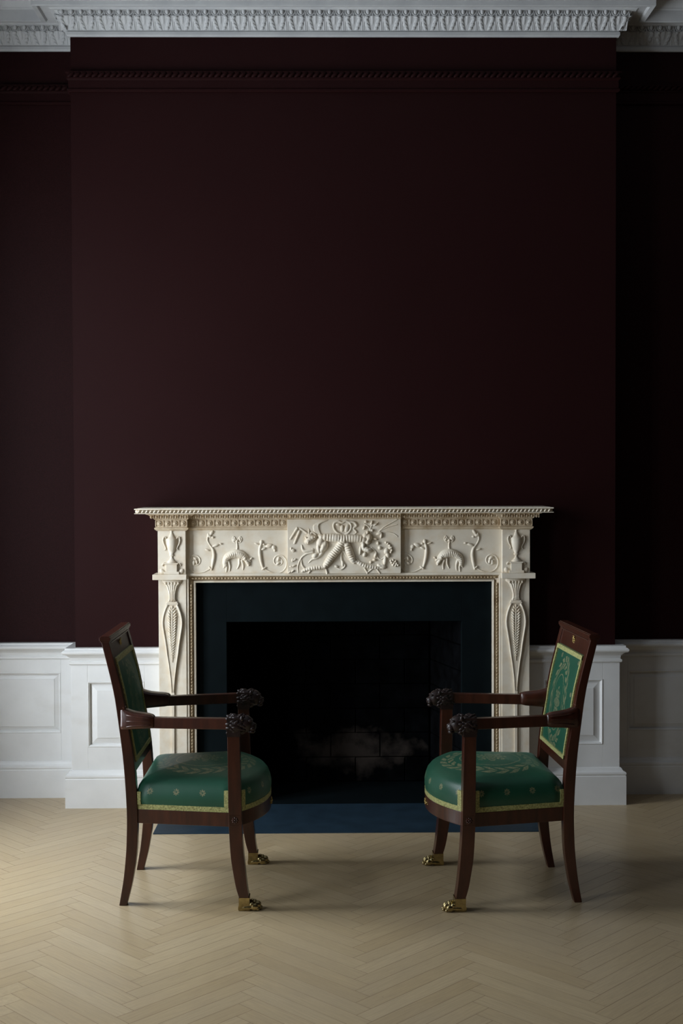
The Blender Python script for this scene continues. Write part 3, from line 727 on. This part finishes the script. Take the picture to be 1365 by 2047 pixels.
# hearth and firebox
s = MB(); s.box(HX0, HX1, HY0, -.002, -.05, .004)
for a, b in ((HX0, X(-.83)), (X(.83), HX1)): pass
s.build('hearth_slab', MAT['hearth'], bevel=.002, label='blue-black slate hearth slab let into the floor before the fireplace', cat='hearth')
fb = thing('firebox', (XC, .1, 0), 'soot-blackened brick firebox inside the fireplace opening', 'firebox')
D0, D1, BH = .003, .40, .415                      # front, back, half width at back
s = MB(); s.box(X(-OH+.002), X(OH-.002), D1+.07, D1+.09, -.05, OZ-.005)
def quad(mb, p): mb.add(p, [(0, 1, 2, 3)])
for e in (-1, 1):
    s.loft([[(X(e*(FH+.055)), D0, z), (X(e*(BH+.055)), D1+.07, z), (X(e*(BH+.09)), D1+.07, z), (X(e*(FH+.09)), D0, z)] for z in (-.05, OZ-.005)])
s.box(X(-OH+.002), X(OH-.002), .002, D1+.07, OZ-.025, OZ-.005)
s.build('lining', MAT['soot'], fb)
MB().box(X(-OH+.01), X(OH-.01), .001, D1+.07, -.05, .003).build('inner_hearth', MAT['slate'], fb)
def brick_mesh(L, Hb, d=.05):
    b = MB(); c = .004
    def rg(i, yy): return [(-L/2+i, yy, -Hb/2+i), (L/2-i, yy, -Hb/2+i), (L/2-i, yy, Hb/2-i), (-L/2+i, yy, Hb/2-i)]
    b.loft([rg(0, d), rg(0, c), rg(c, 0)]); return b.data('brick', MAT['brick'])
BW, BHt = 2*BH/3.5, .118
full, half = brick_mesh(BW-.0025, BHt-.0025), brick_mesh(BW/2-.0025, BHt-.0025)
SL = math.hypot(D1-D0, FH-BH); sfull, shalf = brick_mesh(SL/1.5-.0025, BHt-.0025), brick_mesh(SL/3-.0025, BHt-.0025)
sa = math.atan2(D1-D0, FH-BH)
for r in range(8):
    z = .004+(r+.5)*BHt; x = -BH
    for c in range(4):
        hf = (c == 3) if r % 2 == 0 else (c == 0); wdt = BW/2 if hf else BW
        inst('brick', half if hf else full, fb, (X(x+wdt/2), D1+random.uniform(0, .005), z)); x += wdt
    for e in (-1, 1):
        t = 0
        for c in range(2):
            hf = (c == r % 2); wl = SL/3 if hf else 2*SL/3
            tm = (t+wl/2)/SL; t += wl
            q = (X(e*(FH+.003-(FH-BH)*tm)), D0+(D1-D0)*tm+.0, z)
            rz = -(pi/2-(pi/2-sa)) if e > 0 else (pi/2-(pi/2-sa))
            inst('brick', shalf if hf else sfull, fb, q, (0, 0, rz))

# ------------------------------------------------------------------ armchair (local: x forward, y sideways, z up)
WD = MAT['wood']
def interp(tab, t):
    for (a, *A_), (b, *B_) in zip(tab, tab[1:]):
        if a <= t <= b:
            k = (t-a)/(b-a); return [p+(q-p)*k for p, q in zip(A_, B_)]
    return list(tab[-1][1:]) if t > tab[-1][0] else list(tab[0][1:])
def make_chair():
    ch = thing('armchair', (0, 0, 0), 'x', 'armchair', group='matching armchairs facing each other before the hearth')
    RT = smoothtab([(0.0, -.216, -.190), (.05, -.207, -.177), (.094, -.200, -.1675), (.16, -.193, -.157), (.225, -.189, -.152), (.33, -.188, -.151), (.483, -.197, -.160), (.612, -.212, -.180), (.741, -.231, -.202), (.905, -.270, -.244)])
    FT = smoothtab([(.040, .201, .233), (.075, .190, .227), (.121, .181, .2215), (.182, .172, .216), (.26, .167, .2105), (.336, .165, .2085), (.60, .162, .203), (.625, .162, .203)])
    def sgy(sg, a, b): return (sg*a, sg*b)
    for sg in (-1, 1):
        b = MB(); b.loft([[(x0, sg*.178, z), (x1, sg*.178, z), (x1, sg*.212, z), (x0, sg*.212, z)] for z, x0, x1 in RT])
        b.build('back_post', WD, ch, .0022)
        b = MB(); b.loft([[(x0, sg*(.231), z), (x1, sg*(.231), z), (x1, sg*.276, z), (x0, sg*.276, z)] for z, x0, x1 in FT])
        leg = b.build('leg', WD, ch, .0022)
        # brass paw
        p = MB()
        c = sg*.2535
        p.loft([[(.1985-a, c-hw, z), (.234+a*.5, c-hw, z), (.234+a*.5, c+hw, z), (.1985-a, c+hw, z)] for z, a, hw in ((.0008, .001, .020), (.006, .003, .0215), (.013, .003, .0225), (.022, .0005, .0235), (.046, .0008, .0240))])
        p.ell((.233, c, .0125), (.034, .0265, .0122), None, 14, 8)
        p.ell((.226, c-.0105, .0115), (.030, .0150, .0110), None, 14, 8); p.ell((.226, c+.0105, .0115), (.030, .0150, .0110), None, 14, 8)
        for yo, xo, zz in ((-.0195, .250, .0135), (-.0068, .2585, .016), (.0068, .2585, .016), (.0195, .250, .0135)):
            R = Matrix.Rotation(.25, 3, 'Y')
            p.ell((xo, c+yo, zz), (.0145, .0072, .0125), R, 10, 6); p.ell((xo-.009, c+yo, zz+.008), (.009, .0066, .0085), None, 8, 5)
            p.ell((xo+.012, c+yo, .0062), (.0065, .0045, .0055), None, 8, 5)
        p.build('paw_foot', MAT['brass'], leg, label='brass lion paw foot')
        # carved square rosette at rail level, on the outer and front faces
        r = MB(); yo = sg*.276; yz = .309
        for k in range(8):
            a = k*pi/4; r.ell((.187+.0075*math.cos(a), yo, yz+.0075*math.sin(a)), (.005, .0035, .0032), Matrix.Rotation(-a, 3, 'Y'), 6, 4)
        r.ell((.187, yo, yz), (.0035, .0045, .0035), None, 8, 5)
        for u in (-.0165, .0165):
            r.box(.187+u-.0008, .187+u+.0008, min(yo, yo+sg*.0012), max(yo, yo+sg*.0012), yz-.0165, yz+.0165)
            r.box(.187-.0165, .187+.0165, min(yo, yo+sg*.0012), max(yo, yo+sg*.0012), yz+u-.0008, yz+u+.0008)
        r.build('rosette', WD, leg)
        # arm
        b = MB(); secs = []
        for t in [i/6 for i in range(7)]:
            x = -.20+.385*t; yc = sg*(.195+.0585*t); h0, h1 = .611+.003*t, .6475+.0035*t
            secs.append([(x, yc-.0145, h0), (x, yc+.0145, h0), (x, yc+.0145, h1), (x, yc-.0145, h1)])
        b.loft(secs); arm = b.build('arm', WD, ch, .0025)
        b = MB(); secs = []
        for x, hz, hy, cz in ((-.206, .041, .020, .6400), (-.196, .0385, .0225, .6395), (-.180, .0345, .0235, .6375), (-.160, .0305, .024, .6355), (-.130, .0275, .0240, .6345), (-.108, .0255, .0230, .6340), (-.096, .0225, .0205, .6335), (-.090, .0185, .0165, .6330)):
            yc = sg*(.195+.0585*(x+.20)/.385)
            ring = []
            for j in range(20):
                a = 2*pi*j/20; ca, sn = math.cos(a), math.sin(a)
                e = .55; fl = 1+.045*math.cos(5*a)
                ring.append((x, yc+hy*fl*math.copysign(abs(ca)**e, ca), cz+hz*fl*math.copysign(abs(sn)**e, sn)))
            secs.append(ring)
        b.loft(secs, smooth=True)
        for zz, bend in ((.648, .010), (.636, 0), (.624, -.008)):
            yy = lambda x: sg*(.195+.0585*(x+.20)/.385+.0235)
            b.tube([(x, yy(x), zz+bend*((-.10-x)/.09)**2) for x in (-.185, -.165, -.14, -.115, -.10)], [.0012, .0022, .0024, .0022, .0010], 5)
        b.ell((-.196, sg*.197, .681), (.008, .018, .005), None, 8, 5)
        b.build('leaf_sheath', WD, arm)
        # carved lion head over the leg
        b = MB(); c = sg*.2535; rnd = random.Random(5)
        b.ell((.190, c, .628), (.034, .030, .036), None, 14, 8); b.box(.1605, .2055, c-.0245, c+.0245, .592, .655)
        b.ell((.222, c, .632), (.028, .025, .030), None, 14, 8)
        b.ell((.243, c, .622), (.0165, .0165, .0165), None, 12, 7)           # muzzle
        b.ell((.252, c, .629), (.008, .009, .006), None, 8, 5)               # nose
        b.ell((.244, c, .606), (.012, .013, .007), None, 8, 5)               # jaw
        for e in (-1, 1):
            b.ell((.238, c+e*.0125, .644), (.010, .009, .0055), None, 8, 5)  # brow
            b.ell((.243, c+e*.0115, .637), (.004, .004, .003), None, 6, 4)   # eye
            b.ell((.246, c+e*.0095, .617), (.010, .009, .008), None, 8, 5)   # lip
            b.ell((.212, c+e*.025, .654), (.007, .006, .010), None, 8, 5)    # ear
        b.ell((.230, c, .649), (.012, .0075, .009), None, 8, 5)
        for ring in range(5):                                                # mane locks
            xx = .170+.010*ring
            for k in range(13):
                a = 2*pi*(k+.37*ring)/13; rr = .0275+.002*math.sin(ring)
                R = Matrix.Rotation(rnd.uniform(-.6, .6), 3, 'Y')
                b.ell((xx+rnd.uniform(-.002, .002), c+rr*math.cos(a)*.86, .629+rr*math.sin(a)*1.06), (.0150, .0058, .0056), R, 7, 5)
        b.build('lion_head', MAT['dark'], arm, label='dark carved lion head arm terminal')
    # seat outline, from the rear corner at -y round the front to +y
    def outline(n=40):
        pts = []
        for i in range(9):
            t = i/8; pts.append((-.152+.337*t, -.203-.058*t))
        cxa, h = .185, .261; sag = .108; Rr = (h*h+sag*sag)/(2*sag); a0 = math.asin(h/Rr)
        for i in range(1, n):
            a = -a0+2*a0*i/n; pts.append((cxa+sag-Rr+Rr*math.cos(a), Rr*math.sin(a)))
        for i in range(9):
            t = 1-i/8; pts.append((-.152+.337*t, .203+.058*t))
        return pts
    OL = outline()
    # cushion
    cen = Vector((.055, 0)); secs = []; uvs = []
    closed = OL+[(-.152, .203-.406*i/10) for i in range(1, 10)]
    arc = [0]
    for a, b in zip(closed, closed[1:]): arc.append(arc[-1]+math.dist(a, b))
    for z, inset in ((.331, .002), (.345, -.001), (.362, -.004), (.380, -.004), (.397, 0), (.413, .006), (.425, .016), (.434, .032), (.442, .060), (.4495, .095), (.456, .135), (.461, .180), (.464, .220), (.465, .26)):
        ring = []
        for k, p in enumerate(closed):
            v = Vector(p)-cen; L = v.length
            dz = 0
            s_ = max(.002, L-inset*(L/.24))/L
            q = cen+v*s_; ring.append((q.x, q.y, z)); uvs.append((arc[k], z))
        secs.append(ring)
    c = MB(); c.loft(secs, smooth=True); c.uv = uvs; cushion = c.build('seat_cushion', MAT['seat'], ch)
    # braid
    def strip(mb, pts, z0, z1, off):
        n = len(pts); secs = []
        for i, p in enumerate(pts):
            t = (Vector(pts[min(i+1, n-1)])-Vector(pts[max(i-1, 0)])).normalized(); nrm = Vector((t.y, -t.x))
            a = Vector(p)+nrm*off; b = Vector(p)-nrm*.003
            secs.append([(b.x, b.y, z0), (a.x, a.y, z0), (a.x, a.y, z1), (b.x, b.y, z1)])
        mb.loft(secs)
    b = MB(); strip(b, OL, .3315, .3485, .0035)
    for idx in (0, 1):
        pts = OL if idx == 0 else [(x, -y) for x, y in OL]
    for sg in (-1, 1):
        def seg(x0, x1):
            q = [(x0, -.203-.058*(x0+.152)/.337), (x1, -.203-.058*(x1+.152)/.337)]
            if sg > 0: q = [(a, -b_) for a, b_ in q][::-1]
            return q
        strip(b, seg(-.151, -.139), .3485, .392, .0062); strip(b, seg(.150, .164), .3485, .405, .0062)
        Ra = (.261**2+.108**2)/(2*.108); ax = lambda y: .185+.108-Ra+math.sqrt(Ra*Ra-y*y)
        if sg < 0: fp_ = [(ax(y), -y) for y in (.2405, .234, .2275)]
        else: fp_ = [(ax(y), y) for y in (.2275, .234, .2405)]
        strip(b, fp_, .3485, .402, .0058)
    b.build('braid', MAT['braid'], cushion, label='gold-green braid edging')
    # rails
    def rail(pts, z0=.283, z1=.3312, th=.022):
        mb = MB(); n = len(pts); secs = []
        for i, p in enumerate(pts):
            t = (Vector(pts[min(i+1, n-1)])-Vector(pts[max(i-1, 0)])).normalized(); nrm = Vector((t.y, -t.x))
            a = Vector(p)+nrm*.003; bb = Vector(p)-nrm*th
            secs.append([(bb.x, bb.y, z0), (a.x, a.y, z0), (a.x, a.y, z1), (bb.x, bb.y, z1)])
        mb.loft(secs); return mb
    rail(OL[:9]).build('seat_rail', WD, ch, .0015); rail(OL[-9:]).build('seat_rail', WD, ch, .0015)
    frail = rail(OL[8:-8]).build('seat_rail', WD, ch, .0015)
    MB().box(-.186, -.155, -.18, .18, .283, .331).build('seat_rail', WD, ch, .0015)
    r = MB()
    for k in range(8):
        a = k*pi/4; r.ell((.2975, .0085*math.cos(a), .307+.0085*math.sin(a)), (.003, .0055, .0035), Matrix.Rotation(a, 3, 'X'), 6, 4)
    r.ell((.2985, 0, .307), (.004, .004, .004), None, 8, 5)
    for e in (-1, 1):
        for k in range(3): r.ell((.2965-.0006*k, e*(.018+.010*k), .307+.002*math.sin(k*2)), (.002, .006, .003+.001*(k == 1)), None, 6, 4)
    r.build('gilt_mount', MAT['gilt'], frail, label='gilt rosette mount')
    # back: slope of the posts
    def bx_(z): q = interp(RT, z); return q
    def slab(mb, z0, z1, f0, f1, y, n=6, bulge=0):
        """panel between the posts following their rake; f0,f1 = depth fractions across the post"""
        secs = []
        for i in range(n+1):
            z = z0+(z1-z0)*i/n; a, b = bx_(z); xa, xb = a+(b-a)*f0, a+(b-a)*f1
            secs.append([(xa, -y, z), (xb, -y, z), (xb, y, z), (xa, y, z)])
        mb.loft(secs); return mb
    crest = slab(MB(), .846, .905, .10, .86, .179, 3).build('crest_rail', WD, ch, .0015)
    b = MB(); a0, b0 = bx_(.905)
    for z0, z1, e in ((.9045, .910, .003), (.910, .9215, .006), (.9215, .925, .002)):
        b.box(a0-e, b0+e, -.214-e*.5, .214+e*.5, z0, z1)
    slab(b, .897, .9005, .7, 1.05, .179, 1)
    b.build('cap_moulding', WD, crest, .0012)
    r = MB(); am, bm = bx_(.876); xr = am+(bm-am)*.86
    for k in range(8):
        a = k*pi/4; r.ell((xr, .010*math.cos(a), .876+.010*math.sin(a)), (.003, .0068, .004), Matrix.Rotation(a, 3, 'X'), 6, 4)
    r.ell((xr+.001, 0, .876), (.004, .0045, .0045), None, 8, 5)
    for k in range(8):
        a = (k+.5)*pi/4; r.ell((xr, .0165*math.cos(a), .876+.0165*math.sin(a)), (.002, .004, .0028), Matrix.Rotation(a, 3, 'X'), 6, 4)
    r.build('gilt_rosette', MAT['gilt'], crest, label='gilt rosette')
    slab(MB(), .452, .487, .12, .88, .179, 3).build('lower_rail', WD, ch, .0015)
    # upholstered panel, cushioned at the front
    nz, ny = 18, 12; z0, z1, yh = .488, .845, .177; secs = []
    vs = []; fs = []
    for i in range(nz+1):
        z = z0+(z1-z0)*i/nz; a, b2 = bx_(z)
        for j in range(ny+1):
            y = -yh+2*yh*j/ny
            bl = (math.sin(pi*i/nz)*math.sin(pi*j/ny))**.55 if 0 < i < nz and 0 < j < ny else 0
            vs.append((b2-.003+.012*bl, y, z))
    nn = len(vs)
    for i in range(nz+1):
        z = z0+(z1-z0)*i/nz; a, b2 = bx_(z)
        for j in range(ny+1):
            y = -yh+2*yh*j/ny
            bl = (math.sin(pi*i/nz)*math.sin(pi*j/ny))**.55 if 0 < i < nz and 0 < j < ny else 0
            vs.append((a+.004-.006*bl, y, z))
    for i in range(nz):
        for j in range(ny):
            q = i*(ny+1)+j; fs.append((q, q+1, q+ny+2, q+ny+1)); fs.append((nn+q, nn+q+ny+1, nn+q+ny+2, nn+q+1))
    for i in range(nz):
        for j in (0, ny):
            q = i*(ny+1)+j; fs.append((q, q+ny+1, nn+q+ny+1, nn+q))
    for j in range(ny):
        for i in (0, nz):
            q = i*(ny+1)+j; fs.append((q, q+1, nn+q+1, nn+q))
    bp = MB().add(vs, fs, True).build('back_panel', MAT['back'], ch)
    b = MB()
    def fx(z, d=0): return bx_(z)[1]+d
    zs = [z0+(z1-z0)*i/10 for i in range(11)]
    for e in (-1, 1):
        y0, y1 = sorted((e*yh, e*(yh-.013)))
        b.loft([[(fx(z)-.004, y0, z), (fx(z)+.0035, y0, z), (fx(z)+.0035, y1, z), (fx(z)-.004, y1, z)] for z in zs])
    for za, zb in ((z0, z0+.013), (z1-.015, z1)):
        b.loft([[(fx(z)-.004, -yh, z), (fx(z)+.0037, -yh, z), (fx(z)+.0037, yh, z), (fx(z)-.004, yh, z)] for z in (za, zb)])
    b.build('braid', MAT['braid'], bp, label='gold-green braid edging')
    return ch
def copy_tree(o, parent=None):
    c = o.copy(); COL.objects.link(c)
    if parent is not None: c.parent = parent
    for k in list(o.children): copy_tree(k, c)
    return c
chair = make_chair()
chair2 = copy_tree(chair)
chair.location = (-.500, -1.105, .0); chair.rotation_euler = (0, 0, 0)
chair['label'] = 'mahogany armchair with green silk seat standing left of the hearth, back in shadow'
chair2.location = (.645, -1.119, .0); chair2.rotation_euler = (0, 0, pi+.056)
chair2['label'] = 'mahogany armchair with green silk seat standing right of the hearth, green back panel showing'
